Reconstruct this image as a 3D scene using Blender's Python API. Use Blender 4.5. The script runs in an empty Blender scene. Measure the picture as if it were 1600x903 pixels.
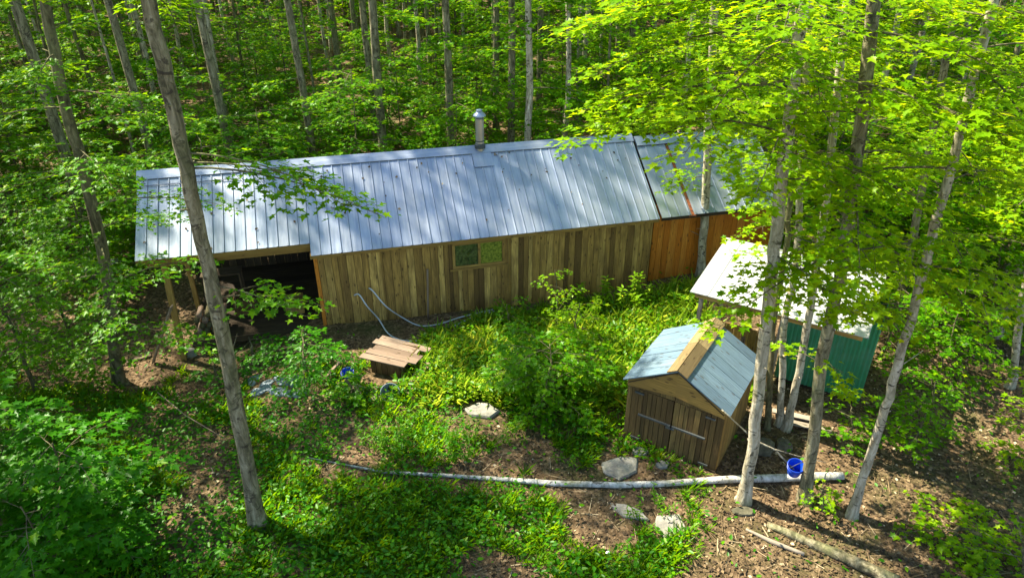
import bpy, math, random
import numpy as np
from mathutils import noise, Vector
R_=math.radians
# ---------------------------------------------------------------- camera, sky, sun, exposure
S=bpy.context.scene; COL=S.collection
TH=R_(29); FPX=1067.0; HC=10.0
cam=bpy.data.objects.new('camera',bpy.data.cameras.new('camera')); COL.objects.link(cam)
cam.location=(0,0,HC); cam.rotation_euler=(R_(90)-TH,0,0)
cam.data.sensor_width=36; cam.data.lens=36*FPX/1600; cam.data.clip_end=600; cam.data.clip_start=.1
S.camera=cam
S.render.resolution_x=1024; S.render.resolution_y=577
SUN_AZ=152.0; SUN_EL=50.0
W=bpy.data.worlds.new('World'); S.world=W; W.use_nodes=True
nt=W.node_tree; bgn=nt.nodes['Background']; sky=nt.nodes.new('ShaderNodeTexSky')
sky.sky_type='NISHITA'; sky.sun_disc=False; sky.sun_elevation=R_(SUN_EL); sky.sun_rotation=R_(90-SUN_AZ)
sky.air_density=1.0; sky.dust_density=.6
nt.links.new(sky.outputs[0],bgn.inputs[0]); bgn.inputs[1].default_value=.10
sl=bpy.data.lights.new('sun','SUN'); sl.energy=5.0; sl.angle=R_(.8); sl.color=(1,.90,.70)
so=bpy.data.objects.new('sun',sl); COL.objects.link(so)
SD=Vector((math.cos(R_(SUN_EL))*math.cos(R_(SUN_AZ)),math.cos(R_(SUN_EL))*math.sin(R_(SUN_AZ)),math.sin(R_(SUN_EL))))
so.rotation_euler=SD.to_track_quat('Z','Y').to_euler(); so.location=(-30,30,40)
S.view_settings.view_transform='Standard'; S.view_settings.look='None'
S.view_settings.gamma=1; S.view_settings.use_curve_mapping=False
S.view_settings.exposure=1.85
try:
    S.cycles.max_bounces=8; S.cycles.diffuse_bounces=5; S.cycles.transmission_bounces=5; S.cycles.glossy_bounces=2
except Exception: pass

# where a picture point of the photograph stands in the world
CR=np.array([1,0,0]); CF=np.array([0,math.cos(TH),-math.sin(TH)]); CU=np.array([0,math.sin(TH),math.cos(TH)]); CC=np.array([0,0,HC])
def ray(px,py): return CR*(px-800)/FPX+CU*(451.5-py)/FPX+CF
def atz(px,py,z=0): d=ray(px,py); return CC+d*(z-HC)/d[2]
def aty(px,py,y): d=ray(px,py); return CC+d*y/d[1]

# ---------------------------------------------------------------- terrain height
def sm(a,b,x):
    t=min(1,max(0,(x-a)/(b-a))); return t*t*(3-2*t)
def zt(x,y):
    z=0.0
    z-=.18*sm(14,16,y)*(1-sm(22,26,y))*sm(-6,-3,x)*(1-sm(2,6,x))
    z-=.45*sm(-3.5,-7,-(-x))*0
    z-=.5*(sm(4.5,8,-x))*sm(12,14,y)*(1-sm(20,28,y))
    z+=.05*max(0,y-24)*sm(24,40,y)+ .10*max(0,y-62)+.35*max(0,y-95)
    z+=.9*sm(13,24,-x)*sm(12,30,y)
    z+=.05*max(0,abs(x)-25)
    v=Vector((x,y,0))
    z+=.07*noise.noise(v*.5)+.03*noise.noise(v*1.7)+sm(22,40,y)*.5*noise.noise(v*.12)
    return z
def gz(px,py,it=6):
    z=0
    for _ in range(it):
        p=atz(px,py,z); z=zt(p[0],p[1])
    return np.array([p[0],p[1],z])

# ---------------------------------------------------------------- materials
MATS={}
class NT:
    def __init__(s,name):
        s.m=bpy.data.materials.new(name); s.m.use_nodes=True; s.t=s.m.node_tree; s.t.nodes.clear()
        s.out=s.t.nodes.new('ShaderNodeOutputMaterial'); MATS[name]=s.m
    def n(s,k,**kw):
        o=s.t.nodes.new(k)
        for a,b in kw.items():
            if a.startswith('i_'): o.inputs[a[2:].replace('_',' ')].default_value=b
            else: setattr(o,a,b)
        return o
    def l(s,a,b): s.t.links.new(a,b)
    def noise(s,vec,scale,detail=3,rough=.6,dist=0):
        o=s.n('ShaderNodeTexNoise'); o.inputs['Scale'].default_value=scale; o.inputs['Detail'].default_value=detail
        o.inputs['Roughness'].default_value=rough; o.inputs['Distortion'].default_value=dist
        if vec is not None: s.l(vec,o.inputs['Vector'])
        return o.outputs['Fac']
    def mapv(s,vec,scale,loc=(0,0,0)):
        o=s.n('ShaderNodeMapping'); o.inputs['Scale'].default_value=scale; o.inputs['Location'].default_value=loc; s.l(vec,o.inputs['Vector']); return o.outputs[0]
    def ramp(s,fac,stops):
        o=s.n('ShaderNodeValToRGB'); e=o.color_ramp.elements
        while len(e)<len(stops): e.new(.5)
        for q,(p,c) in zip(e,stops): q.position=p; q.color=(*c,1) if len(c)==3 else c
        s.l(fac,o.inputs[0]); return o.outputs[0]
    def mix(s,fac,a,b,mode='MIX'):
        o=s.n('ShaderNodeMixRGB'); o.blend_type=mode
        for i,v in zip((0,1,2),(fac,a,b)):
            if isinstance(v,(int,float)): o.inputs[i].default_value=v
            elif isinstance(v,tuple): o.inputs[i].default_value=(*v,1)
            else: s.l(v,o.inputs[i])
        return o.outputs[0]
    def math(s,op,a,b):
        o=s.n('ShaderNodeMath'); o.operation=op
        for i,v in enumerate((a,b)):
            if isinstance(v,(int,float)): o.inputs[i].default_value=v
            else: s.l(v,o.inputs[i])
        return o.outputs[0]
    def attr(s,name='rnd'):
        o=s.n('ShaderNodeAttribute'); o.attribute_name=name; return o.outputs['Fac']
    def uv(s):
        return s.n('ShaderNodeUVMap').outputs[0]
    def obj(s): return s.n('ShaderNodeTexCoord').outputs['Object']
    def pos(s): return s.n('ShaderNodeNewGeometry').outputs['Position']
    def fin(s,color,rough=.8,metal=0,bump=None,bs=.3,spec=.3,bd=.02):
        p=s.n('ShaderNodeBsdfPrincipled')
        for k,v in (('Base Color',color),('Roughness',rough),('Metallic',metal),('Specular IOR Level',spec)):
            if isinstance(v,(int,float)): p.inputs[k].default_value=v
            elif isinstance(v,tuple): p.inputs[k].default_value=(*v,1)
            else: s.l(v,p.inputs[k])
        if bump is not None:
            b=s.n('ShaderNodeBump'); b.inputs['Strength'].default_value=bs; b.inputs['Distance'].default_value=bd
            s.l(bump,b.inputs['Height']); s.l(b.outputs[0],p.inputs['Normal'])
        s.l(p.outputs[0],s.out.inputs[0]); return s.m

def wood(name,c_dark,c_mid,c_light,knots=True,rough=.85,spec=.2):
    m=NT(name); uv=m.uv(); r=m.attr()
    off=m.n('ShaderNodeCombineXYZ'); m.l(m.math('MULTIPLY',r,37.),off.inputs[0]); m.l(m.math('MULTIPLY',r,91.),off.inputs[1])
    va=m.n('ShaderNodeVectorMath'); va.operation='ADD'; m.l(uv,va.inputs[0]); m.l(off.outputs[0],va.inputs[1]); v=va.outputs[0]
    g=m.noise(m.mapv(v,(2.2,45,1)),1,4,.65,.6); g2=m.noise(m.mapv(v,(1.1,5,1)),1,3,.6)
    c=m.ramp(r,[(0,c_dark),(.28,c_mid),(.55,c_mid),(.95,c_light)])
    c=m.mix(m.ramp(g,[(.35,(0,0,0)),(.7,(1,1,1))]),m.mix(.55,c,(.0,.0,.0)),c)
    c=m.mix(m.ramp(g2,[(.38,(0,0,0)),(.6,(.9,.9,.9))]),c,m.mix(.65,c,c_dark),)
    if knots:
        vo=m.n('ShaderNodeTexVoronoi'); m.l(m.mapv(v,(3.2,9,1)),vo.inputs['Vector']); vo.inputs['Scale'].default_value=1
        k=m.ramp(vo.outputs['Distance'],[(.11,(1,1,1)),(.21,(0,0,0))])
        c=m.mix(m.math('MULTIPLY',k,.75),c,(.05,.03,.015))
    return m.fin(c,rough,0,g,.35,spec,.006)
wood('wood_wall',(.12,.07,.025),(.52,.32,.085),(.78,.52,.155))
wood('wood_orange',(.46,.15,.018),(.68,.23,.025),(.78,.32,.05))
wood('wood_shed',(.07,.045,.018),(.15,.095,.035),(.24,.16,.055))
wood('wood_yellow',(.20,.12,.035),(.36,.215,.055),(.50,.32,.09))
wood('wood_grey',(.20,.17,.13),(.36,.31,.24),(.52,.46,.37))
wood('wood_roof',(.10,.16,.22),(.17,.26,.34),(.25,.35,.42),True,.45,.5)
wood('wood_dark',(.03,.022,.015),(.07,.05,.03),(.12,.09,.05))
wood('wood_pale',(.17,.12,.085),(.33,.24,.175),(.47,.36,.27))
wood('wood_ridge',(.13,.095,.045),(.24,.175,.08),(.35,.265,.125))
def metal(name,a,b,rough=(.3,.5),met=.75):
    m=NT(name); uv=m.uv(); r=m.attr()
    g=m.noise(m.mapv(uv,(.5,7,1)),1,5,.7); g2=m.noise(m.obj(),1.3,4,.6); g3=m.noise(m.obj(),9,3,.7)
    c=m.mix(m.ramp(g,[(.35,(0,0,0)),(.7,(1,1,1))]),a,b)
    c=m.mix(m.math('MULTIPLY',m.ramp(g2,[(.45,(0,0,0)),(.72,(1,1,1))]),.35),c,(.22,.24,.25))
    c=m.mix(m.math('MULTIPLY',m.ramp(g3,[(.66,(0,0,0)),(.74,(1,1,1))]),.35),c,(.16,.13,.10))
    c=m.mix(m.math('MULTIPLY',r,.28),c,(.25,.27,.3))
    ro=m.ramp(g,[(.3,(rough[0],)*3),(.75,(rough[1],)*3)])
    return m.fin(c,ro,met,g2,.25,.5,.02)
metal('roof_metal',(.25,.31,.43),(.42,.48,.59),(.36,.52),.6)
metal('white_metal',(.42,.42,.42),(.55,.55,.55),(.3,.45),.25)
metal('green_metal',(.010,.19,.075),(.014,.26,.11),(.3,.45),.1)
metal('pipe_metal',(.42,.38,.34),(.6,.56,.52),(.3,.5),.85)
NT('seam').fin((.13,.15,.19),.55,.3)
NT('black').fin((.006,.006,.007),.9)
NT('dark_iron').fin((.07,.08,.085),.6,.4)
NT('hose_grey').fin((.46,.50,.56),.35,0)
NT('blue_plastic').fin((.008,.07,.55),.3,0,spec=.5)
NT('blue_dark').fin((.006,.04,.34),.35,0,spec=.5)
NT('grey_plastic').fin((.16,.2,.24),.5)
NT('paper').fin((.75,.76,.78),.7)
m=NT('rust'); m.fin(m.ramp(m.noise(m.obj(),12,4),[(.35,(.07,.025,.012)),(.65,(.28,.09,.03))]),.85)
m=NT('glass_green'); m.fin(m.ramp(m.noise(m.obj(),14,4,.7),[(.35,(.05,.08,.015)),(.6,(.24,.26,.04)),(.8,(.12,.16,.03))]),.12,0,m.noise(m.obj(),25,2),.3,.7)
m=NT('glass_dark'); m.fin(m.ramp(m.noise(m.obj(),9,4,.7),[(.4,(.02,.025,.015)),(.7,(.10,.12,.05))]),.08,0,spec=.7)
m=NT('rock'); g=m.noise(m.obj(),5,6,.65); g2=m.noise(m.obj(),1.6,3)
m.fin(m.mix(m.ramp(g2,[(.4,(0,0,0)),(.7,(.5,.5,.5))]),m.ramp(g,[(.3,(.11,.105,.095)),(.5,(.24,.23,.205)),(.75,(.40,.38,.33))]),(.12,.13,.08)),.9,0,g,.8,.25,.02)
m=NT('dark_rock'); g=m.noise(m.obj(),6,5,.65); m.fin(m.ramp(g,[(.3,(.04,.04,.025)),(.7,(.14,.13,.085))]),.9,0,g,.8,.2,.02)
m=NT('blue_rock'); g=m.noise(m.obj(),7,6,.65)
m.fin(m.ramp(g,[(.3,(.12,.15,.19)),(.6,(.26,.31,.37)),(.8,(.4,.44,.48))]),.85,0,g,.8,.25,.02)
def bark(name,a,b,c_,scar=.5):
    m=NT(name); o=m.obj()
    g=m.noise(m.mapv(o,(9,9,2.2)),1,6,.7,.6); g2=m.noise(m.mapv(o,(4,4,6)),1,4,.65,1.2); g3=m.noise(m.mapv(o,(1.6,1.6,.8)),1,3,.6)
    c=m.ramp(g,[(.36,a),(.5,b),(.64,c_)])
    c=m.mix(m.ramp(g2,[(.56,(0,0,0)),(.62,(scar,)*3)]),c,(.035,.028,.02))
    c=m.mix(m.ramp(g3,[(.5,(0,0,0)),(.7,(.55,)*3)]),c,(.17,.19,.075))
    return m.fin(c,.9,0,m.mix(.5,g,g2),1.,.2,.045)
bark('bark_grey',(.06,.055,.03),(.165,.145,.085),(.30,.27,.175),.8)
bark('bark_pale',(.17,.145,.095),(.34,.30,.215),(.52,.47,.37),.9)
bark('bark_dark',(.035,.033,.016),(.10,.09,.045),(.19,.17,.09))
bark('bark_birch',(.26,.25,.22),(.44,.43,.40),(.62,.61,.58),.75)
def leafmat(name,dark,mid,light,tr,tw=.5,gl=.012):
    m=NT(name); r=m.attr()
    c=m.ramp(r,[(0,dark),(.5,mid),(.93,light),(1,(light[0]*1.5,light[1]*1.12,light[2]))])
    d=m.n('ShaderNodeBsdfDiffuse'); m.l(c,d.inputs[0])
    t=m.n('ShaderNodeBsdfTranslucent'); m.l(m.mix(.5,c,tr),t.inputs[0])
    g=m.n('ShaderNodeBsdfGlossy'); g.inputs['Roughness'].default_value=.38; g.inputs[0].default_value=(.8,.9,.8,1)
    x=m.n('ShaderNodeMixShader'); x.inputs[0].default_value=tw; m.l(d.outputs[0],x.inputs[1]); m.l(t.outputs[0],x.inputs[2])
    y=m.n('ShaderNodeMixShader'); y.inputs[0].default_value=gl; m.l(x.outputs[0],y.inputs[1]); m.l(g.outputs[0],y.inputs[2])
    m.l(y.outputs[0],m.out.inputs[0])
leafmat('leaf_maple',(.030,.14,.002),(.075,.24,.002),(.22,.40,.003),(.42,.62,.003),.52)
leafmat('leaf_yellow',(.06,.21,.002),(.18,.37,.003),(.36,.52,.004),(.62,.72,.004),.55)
leafmat('leaf_deep',(.022,.12,.003),(.048,.21,.004),(.11,.31,.004),(.16,.46,.003),.5)
leafmat('grass_leaf',(.10,.24,.005),(.20,.38,.008),(.42,.56,.04),(.56,.66,.05),.45)
m=NT('litter_leaf'); r=m.attr(); m.fin(m.ramp(r,[(0,(.03,.019,.009)),(.5,(.095,.062,.030)),(.85,(.22,.155,.08)),(1,(.48,.39,.25))]),.8)
m=NT('ground_soil'); p=m.pos()
g=m.noise(p,.55,5,.6); g2=m.noise(p,11,5,.75,.5); g3=m.noise(p,38,3,.7)
vo=m.n('ShaderNodeTexVoronoi'); m.l(p,vo.inputs['Vector']); vo.inputs['Scale'].default_value=16
c=m.ramp(g2,[(.3,(.03,.020,.011)),(.5,(.10,.065,.035)),(.72,(.24,.16,.09))])
c=m.mix(m.math('MULTIPLY',m.ramp(vo.outputs['Color'],[(.55,(0,0,0)),(.8,(1,1,1))]),.45),c,(.36,.25,.15))
c=m.mix(m.math('MULTIPLY',m.ramp(g,[(.5,(0,0,0)),(.65,(1,1,1))]),.5),c,(.045,.07,.015))
m.fin(c,.95,0,m.mix(.5,g2,g3),.9,.15,.05)

# ---------------------------------------------------------------- mesh building
def link(name,me,mats,parent=None):
    o=bpy.data.objects.new(name,me); COL.objects.link(o)
    for x in mats: me.materials.append(MATS[x])
    if parent is not None: o.parent=parent
    return o
def tag(o,label=None,cat=None,group=None,kind=None):
    for k,v in (('label',label),('category',cat),('group',group),('kind',kind)):
        if v: o[k]=v
    return o
def empty(name,loc=(0,0,0),rz=0,label=None,cat=None,group=None):
    o=bpy.data.objects.new(name,None); COL.objects.link(o); o.location=loc; o.rotation_euler=(0,0,rz); o.empty_display_size=.2
    return tag(o,label,cat,group)
V=lambda *a: np.array(a,float)
class MB:
    def __init__(s,seed=1): s.v=[];s.f=[];s.uv=[];s.r=[];s.mi=[];s.rng=random.Random(seed)
    def quad(s,pts,uvs=None,r=None,mi=0):
        b=len(s.v); s.v+= [tuple(p) for p in pts]; s.f.append(tuple(range(b,b+len(pts))))
        if uvs is None:
            p=[np.array(q,float) for q in pts]; e=[p[(i+1)%len(p)]-p[i] for i in range(len(p))]
            k=max(range(len(e)),key=lambda i:np.linalg.norm(e[i])); a=e[k]/(np.linalg.norm(e[k])+1e-9)
            nn=np.cross(e[0],e[1]); nn=nn/(np.linalg.norm(nn)+1e-9); c=np.cross(nn,a)
            uvs=[((q-p[0])@a,(q-p[0])@c) for q in p]
        s.uv+=[tuple(map(float,q)) for q in uvs]; s.r.append(s.rng.random() if r is None else r); s.mi.append(mi)
    def hexa(s,c,r=None,mi=0):
        """c: 8 corners, bottom 4 then top 4; uv runs along the longest edge"""
        c=[np.array(q,float) for q in c]
        if r is None: r=s.rng.random()
        X,Y,Z=c[1]-c[0],c[3]-c[0],c[4]-c[0]
        ax=sorted([X,Y,Z],key=lambda q:-np.linalg.norm(q)); A=ax[0]/np.linalg.norm(ax[0]); B=ax[1]/np.linalg.norm(ax[1]); D=ax[2]/max(1e-9,np.linalg.norm(ax[2]))
        flip=np.dot(np.cross(X,Y),Z)<0
        for q in ((0,3,2,1),(4,5,6,7),(0,1,5,4),(1,2,6,5),(2,3,7,6),(3,0,4,7)):
            if flip: q=q[::-1]
            pts=[c[i] for i in q]
            nn=np.cross(pts[1]-pts[0],pts[2]-pts[0]); nn/= (np.linalg.norm(nn)+1e-9)
            if abs(nn@A)>.8: u1,u2=B,D
            elif abs(nn@B)>.8: u1,u2=A,D
            else: u1,u2=A,B
            s.quad(pts,[((p-c[0])@u1,(p-c[0])@u2) for p in pts],r,mi)
    def box(s,p,X,Y,Z,r=None,mi=0):
        p,X,Y,Z=(np.array(q,float) for q in (p,X,Y,Z))
        s.hexa([p,p+X,p+X+Y,p+Y,p+Z,p+X+Z,p+X+Y+Z,p+Y+Z],r,mi)
    def bx(s,x0,x1,y0,y1,z0,z1,r=None,mi=0): s.box((x0,y0,z0),(x1-x0,0,0),(0,y1-y0,0),(0,0,z1-z0),r,mi)
    def beam(s,a,b,w,h,up=(0,0,1),r=None,mi=0):
        a,b=V(*a),V(*b); d=b-a; u=V(*up); side=np.cross(d,u); side/=np.linalg.norm(side); u2=np.cross(side,d); u2/=np.linalg.norm(u2)
        s.box(a-side*w/2-u2*h/2,d,side*w,u2*h,r,mi)
    def tube(s,pts,rad,seg=8,r=.5,mi=0,cap=True,wob=0,jit=None):
        pts=[V(*p) for p in pts]; n=len(pts)
        if not hasattr(rad,'__len__'): rad=[rad]*n
        rings=[]; ref=V(1,0,0)
        for i in range(n):
            d=pts[min(i+1,n-1)]-pts[max(i-1,0)]; d/=np.linalg.norm(d)+1e-9
            if i==0 and abs(d@ref)>.8: ref=V(0,1,0)
            a=ref-d*(ref@d); a/=np.linalg.norm(a); b=np.cross(d,a); ref=a
            ring=[]
            for k in range(seg):
                t=2*math.pi*k/seg; q=1
                if wob: q=1+wob*noise.noise(Vector((math.cos(t)*1.3+pts[i][0],math.sin(t)*1.3+pts[i][1],pts[i][2]*.8)))*1.6
                s.v.append(tuple(pts[i]+(a*math.cos(t)+b*math.sin(t))*rad[i]*q)); ring.append(len(s.v)-1)
            rings.append(ring)
        for i in range(n-1):
            for k in range(seg):
                s.f.append((rings[i][k],rings[i][(k+1)%seg],rings[i+1][(k+1)%seg],rings[i+1][k]))
                s.uv+=[(0,0),(0,.1),(.1,.1),(.1,0)]; s.r.append(r); s.mi.append(mi)
        if cap:
            for ring in (rings[0][::-1],rings[-1]):
                s.f.append(tuple(ring)); s.uv+=[(0,0)]*seg; s.r.append(r); s.mi.append(mi)
    def build(s,name,mats,parent=None,smooth=False):
        me=bpy.data.meshes.new(name); me.from_pydata(s.v,[],s.f)
        u=me.uv_layers.new(name='UVMap'); u.data.foreach_set('uv',np.array(s.uv,np.float32).ravel())
        a=me.attributes.new('rnd','FLOAT','FACE'); a.data.foreach_set('value',np.array(s.r,np.float32))
        me.polygons.foreach_set('material_index',s.mi)
        if smooth: me.polygons.foreach_set('use_smooth',[True]*len(s.f))
        me.update()
        if isinstance(mats,str): mats=[mats]
        return link(name,me,mats,parent)

# leaf templates: (verts xy, polys)
MAPLE=(np.array([(0,0),(.34,-.02),(.22,.2),(.56,.5),(.2,.5),(0,1),(-.2,.5),(-.56,.5),(-.22,.2),(-.34,-.02)],float),[(0,1,2,3,4,5),(0,5,6,7,8,9)])
OVAL=(np.array([(0,0),(.26,.3),(.22,.65),(0,1),(-.22,.65),(-.26,.3)],float),[(0,1,2,3),(0,3,4,5)])
DIAM=(np.array([(0,0),(.34,.5),(0,1),(-.34,.5)],float),[(0,1,2),(0,2,3)])
BLADE=(np.array([(-.035,0),(.035,0),(.03,.6),(0,1),(-.03,.6)],float),[(0,1,2,3,4)])
def leaves(name,mat,P,A,N,size,rnd,tpl=MAPLE,fold=.18,curl=0,parent=None):
    T,polys=tpl; n=len(P); k=len(T)
    A=A/np.linalg.norm(A,axis=1,keepdims=True); B=np.cross(A,N); B/=np.linalg.norm(B,axis=1,keepdims=True)+1e-9; N=np.cross(B,A)
    sz=size[:,None,None]
    vs=P[:,None,:]+sz*(T[None,:,0,None]*B[:,None,:]+T[None,:,1,None]*A[:,None,:]+(fold*np.abs(T[None,:,0,None])-curl*T[None,:,1,None]**2)*N[:,None,:])
    vs=vs.reshape(-1,3)
    lt=[len(p) for p in polys]; base=np.concatenate([np.array(p) for p in polys])
    loops=(np.arange(n)[:,None]*k+base[None,:]).ravel().astype(np.int32)
    tot=np.tile(np.array(lt,np.int32),n); st=np.concatenate([[0],np.cumsum(tot)[:-1]]).astype(np.int32)
    me=bpy.data.meshes.new(name); me.vertices.add(len(vs)); me.vertices.foreach_set('co',vs.astype(np.float32).ravel())
    me.loops.add(len(loops)); me.loops.foreach_set('vertex_index',loops)
    me.polygons.add(len(tot)); me.polygons.foreach_set('loop_start',st); me.polygons.foreach_set('loop_total',tot)
    a=me.attributes.new('rnd','FLOAT','FACE'); a.data.foreach_set('value',np.repeat(rnd,len(polys)).astype(np.float32))
    me.update(calc_edges=True)
    return link(name,me,[mat],parent)

# ---------------------------------------------------------------- ground
def build_ground():
    xs=np.unique(np.concatenate([np.linspace(-160,-40,25),np.linspace(-40,-16,25),np.linspace(-16,16,129),np.linspace(16,40,25),np.linspace(40,160,25)]))
    ys=np.unique(np.concatenate([np.linspace(-30,2,9),np.linspace(2,26,97),np.linspace(26,60,35),np.linspace(60,200,57)]))
    v=[(x,y,zt(x,y)) for y in ys for x in xs]; nx=len(xs)
    f=[(j*nx+i,j*nx+i+1,(j+1)*nx+i+1,(j+1)*nx+i) for j in range(len(ys)-1) for i in range(nx-1)]
    me=bpy.data.meshes.new('ground'); me.from_pydata(v,[],f); me.polygons.foreach_set('use_smooth',[True]*len(f)); me.update()
    tag(link('ground',me,['ground_soil']),None,None,None,'structure')
build_ground()

# ---------------------------------------------------------------- buildings
def boards(mb,x0,x1,z0,z1,y,wmin,wmax,th=.022,gap=.011,top=None,rev=1,dz=.02):
    """vertical boards on the plane y, top(x) may slope"""
    x=x0
    while x<x1-.02:
        w=min(mb.rng.uniform(wmin,wmax),x1-x)
        if x1-(x+w)<.05: w=x1-x
        t0=z1 if top is None else top(x); t1=z1 if top is None else top(x+w)
        o=mb.rng.uniform(0,.012); a=z0-mb.rng.uniform(0,dz)
        mb.hexa([(x+gap/2,y-th-o,a),(x+w-gap/2,y-th-o,a),(x+w-gap/2,y-o,a),(x+gap/2,y-o,a),
                 (x+gap/2,y-th-o,t0),(x+w-gap/2,y-th-o,t1),(x+w-gap/2,y-o,t1),(x+gap/2,y-o,t0)])
        x+=w
def roofsheet(mb,x0,x1,e,rdg,pitch=.33,rib=.02,th=.012,seam=1):
    """ribbed sheet from eave point e=(y,z) to ridge point rdg=(y,z); along local x"""
    d=V(0,rdg[0]-e[0],rdg[1]-e[1]); Ls=np.linalg.norm(d); nn=np.cross(V(1,0,0),d/Ls); 
    if nn[2]<0: nn=-nn
    x=x0
    P=lambda xx,t,h: V(xx,e[0],e[1])+d*t+nn*h
    while x<x1-1e-6:
        w=min(pitch,x1-x); r=mb.rng.random(); h0=mb.rng.uniform(0,.006)
        hgt=h0
        pan=[(x,hgt),(x+w-.045,hgt),(x+w-.035,hgt+rib),(x+w-.012,hgt+rib),(x+w-.004,hgt+.001),(x+w,hgt)]
        if w<pitch*.6: pan=[(x,hgt),(x+w,hgt)]
        for (xa,ha),(xb,hb),mi in zip(pan[:-1],pan[1:],(0,0,0,seam,seam)):  # darker right-hand rib faces paint in the joint's dirt and shadow line
            q=[P(xa,0,ha),P(xb,0,hb),P(xb,1,hb),P(xa,1,ha)]
            mb.quad(q,[(0,xa),(0,xb),(Ls,xb),(Ls,xa)],r,mi)
        x+=w
    q=[P(x0,0,-th),P(x1,0,-th),P(x1,1,-th),P(x0,1,-th)]; mb.quad(q[::-1],None,.9,0)
    for a,b in (((x0,0),(x1,0)),((x0,1),(x1,1)),((x0,0),(x0,1)),((x1,0),(x1,1))):
        mb.quad([P(*a,-th),P(*b,-th),P(*b,.004),P(*a,.004)],None,.8,0)

cab=empty('cabin',(-5.17,15.78,0),.25,'long board cabin with ribbed metal roof, stove pipe and open bay at its left end','cabin')
L,L2,HE,WR,HR=9.74,4.18,2.22,2.53,3.97
SL=(HR-HE)/WR; YW=.33; YB=2*WR-.33
rz=lambda y: HE+SL*y if y<=WR else HE+SL*(2*WR-y)
mb=MB(3)
boards(mb,.12,3.70,-.22,rz(YW)-.03,YW,.13,.24)
boards(mb,5.20,9.70,-.30,rz(YW)-.03,YW,.12,.23)
boards(mb,3.70,5.20,-.25,1.23,YW,.12,.19)
boards(mb,3.70,5.20,2.02,rz(YW)-.03,YW,.13,.2)
mb.bx(.1,9.7,YW,YW+.05,-.35,rz(YW)-.06,.1,1)
wl=mb.build('front_wall',['wood_wall','wood_dark'],cab)
mb=MB(4)
for X,y0,y1 in ((9.64,YW+.06,WR),(9.64,WR,YB-.06),(.12,YW+.06,WR),(.12,WR,YB-.06)):
    if X==.12 and y0<1: mb.build('end_wall',['wood_wall'],cab); mb=MB(44)
    y=y0
    while y<y1-.01:
        w=min(.2,y1-y)
        if 1:
            mb.hexa([(X,y+.003,-.3),(X+.04,y+.003,-.3),(X+.04,y+w-.003,-.3),(X,y+w-.003,-.3),(X,y+.003,rz(y)-.04),(X+.04,y+.003,rz(y)-.04),(X+.04,y+w-.003,rz(y+w)-.04),(X,y+w-.003,rz(y+w)-.04)])
        y+=w
mb.build('partition_wall',['wood_wall'],cab)
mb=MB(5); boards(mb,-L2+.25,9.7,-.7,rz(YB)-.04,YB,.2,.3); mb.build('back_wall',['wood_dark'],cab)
mb=MB(6); mb.bx(.02,.115,YW-.05,YW+.06,-.35,rz(YW)-.05); mb.build('corner_board',['wood_orange'],cab)
mb=MB(7)
mb.bx(.14,9.72,YW-.055,YW-.036,-.42,-.20); mb.bx(2.2,5.3,YW-.075,YW-.057,-.5,-.3)
mb.build('sill_board',['wood_yellow'],cab)
for x in (1.75,3.25,5.28):
    mb=MB(8); mb.bx(x,x+.045,YW-.062,YW-.04,-.18,rz(YW)-.06); mb.build('batten',['wood_wall'],cab)
mb=MB(9)
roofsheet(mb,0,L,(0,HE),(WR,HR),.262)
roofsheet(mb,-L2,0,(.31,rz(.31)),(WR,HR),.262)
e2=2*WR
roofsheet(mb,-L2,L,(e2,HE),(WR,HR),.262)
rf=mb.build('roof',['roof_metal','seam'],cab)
mb=MB(10)
n1=V(0,-SL,1)/math.hypot(SL,1); n2=V(0,SL,1)/math.hypot(SL,1)
for x0,x1 in ((-L2-.02,-1.2),(-1.2,1.8),(1.8,4.75),(4.75,7.4),(7.4,L+.02)):
    for sg,nn in ((-1,n1),(1,n2)):
        dn=V(0,sg*.24,-SL*.24); h=V(0,0,.045)
        A=V(x0,WR,HR)+h; B=V(x1,WR,HR)+h
        mb.quad([A,B,B+dn,A+dn][::(1 if sg>0 else -1)][::-1],None,mb.rng.random()*.5,0)
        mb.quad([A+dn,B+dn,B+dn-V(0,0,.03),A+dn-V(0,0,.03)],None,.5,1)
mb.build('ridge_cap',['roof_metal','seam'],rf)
# second lap seam on the bay part of the roof
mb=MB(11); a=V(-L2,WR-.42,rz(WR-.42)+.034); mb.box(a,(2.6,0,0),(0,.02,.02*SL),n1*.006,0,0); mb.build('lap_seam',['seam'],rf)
mb=MB(12)
mb.bx(.0,L,.03,.06,HE-.11,HE-.015,.5); mb.bx(-L2,-.0,.33,.37,rz(.31)-.13,rz(.31)-.015,.3)
mb.bx(-.03,0.0,.0,.33,HE-.1,HE-.0,.4)
mb.build('fascia',['wood_yellow'],cab)
mb=MB(13)
mb.bx(-L2+.2,.05,YW+.12,YW+.26,rz(YW)-.30,rz(YW)-.10,.4); mb.build('beam',['wood_yellow'],cab)
mb=MB(14)
for i in range(9):
    x=-L2+.25+i*.5
    for (ya,yb) in ((.4,WR),(WR,2*WR-.2)): mb.beam((x,ya,rz(ya)-.1),(x,yb,rz(yb)-.1),.045,.12)
mb.build('rafter',['wood_dark'],cab)
for (x,y,b,w) in ((-3.62,.34,-.75,.14),(-3.55,YB-.2,-.8,.12),(-3.6,2.4,-.8,.12)):
    mb=MB(15)
    if y<1: mb.hexa([(-3.74,.12,b),(-3.60,.12,b),(-3.60,.26,b),(-3.74,.26,b),(-3.66,.40,rz(.4)-.2),(-3.52,.40,rz(.4)-.2),(-3.52,.54,rz(.5)-.2),(-3.66,.54,rz(.5)-.2)])
    else: mb.bx(x,x+w,y,y+w,b,rz(y)-.12)
    mb.build('post',['wood_yellow'],cab)
mb=MB(16)
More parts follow.
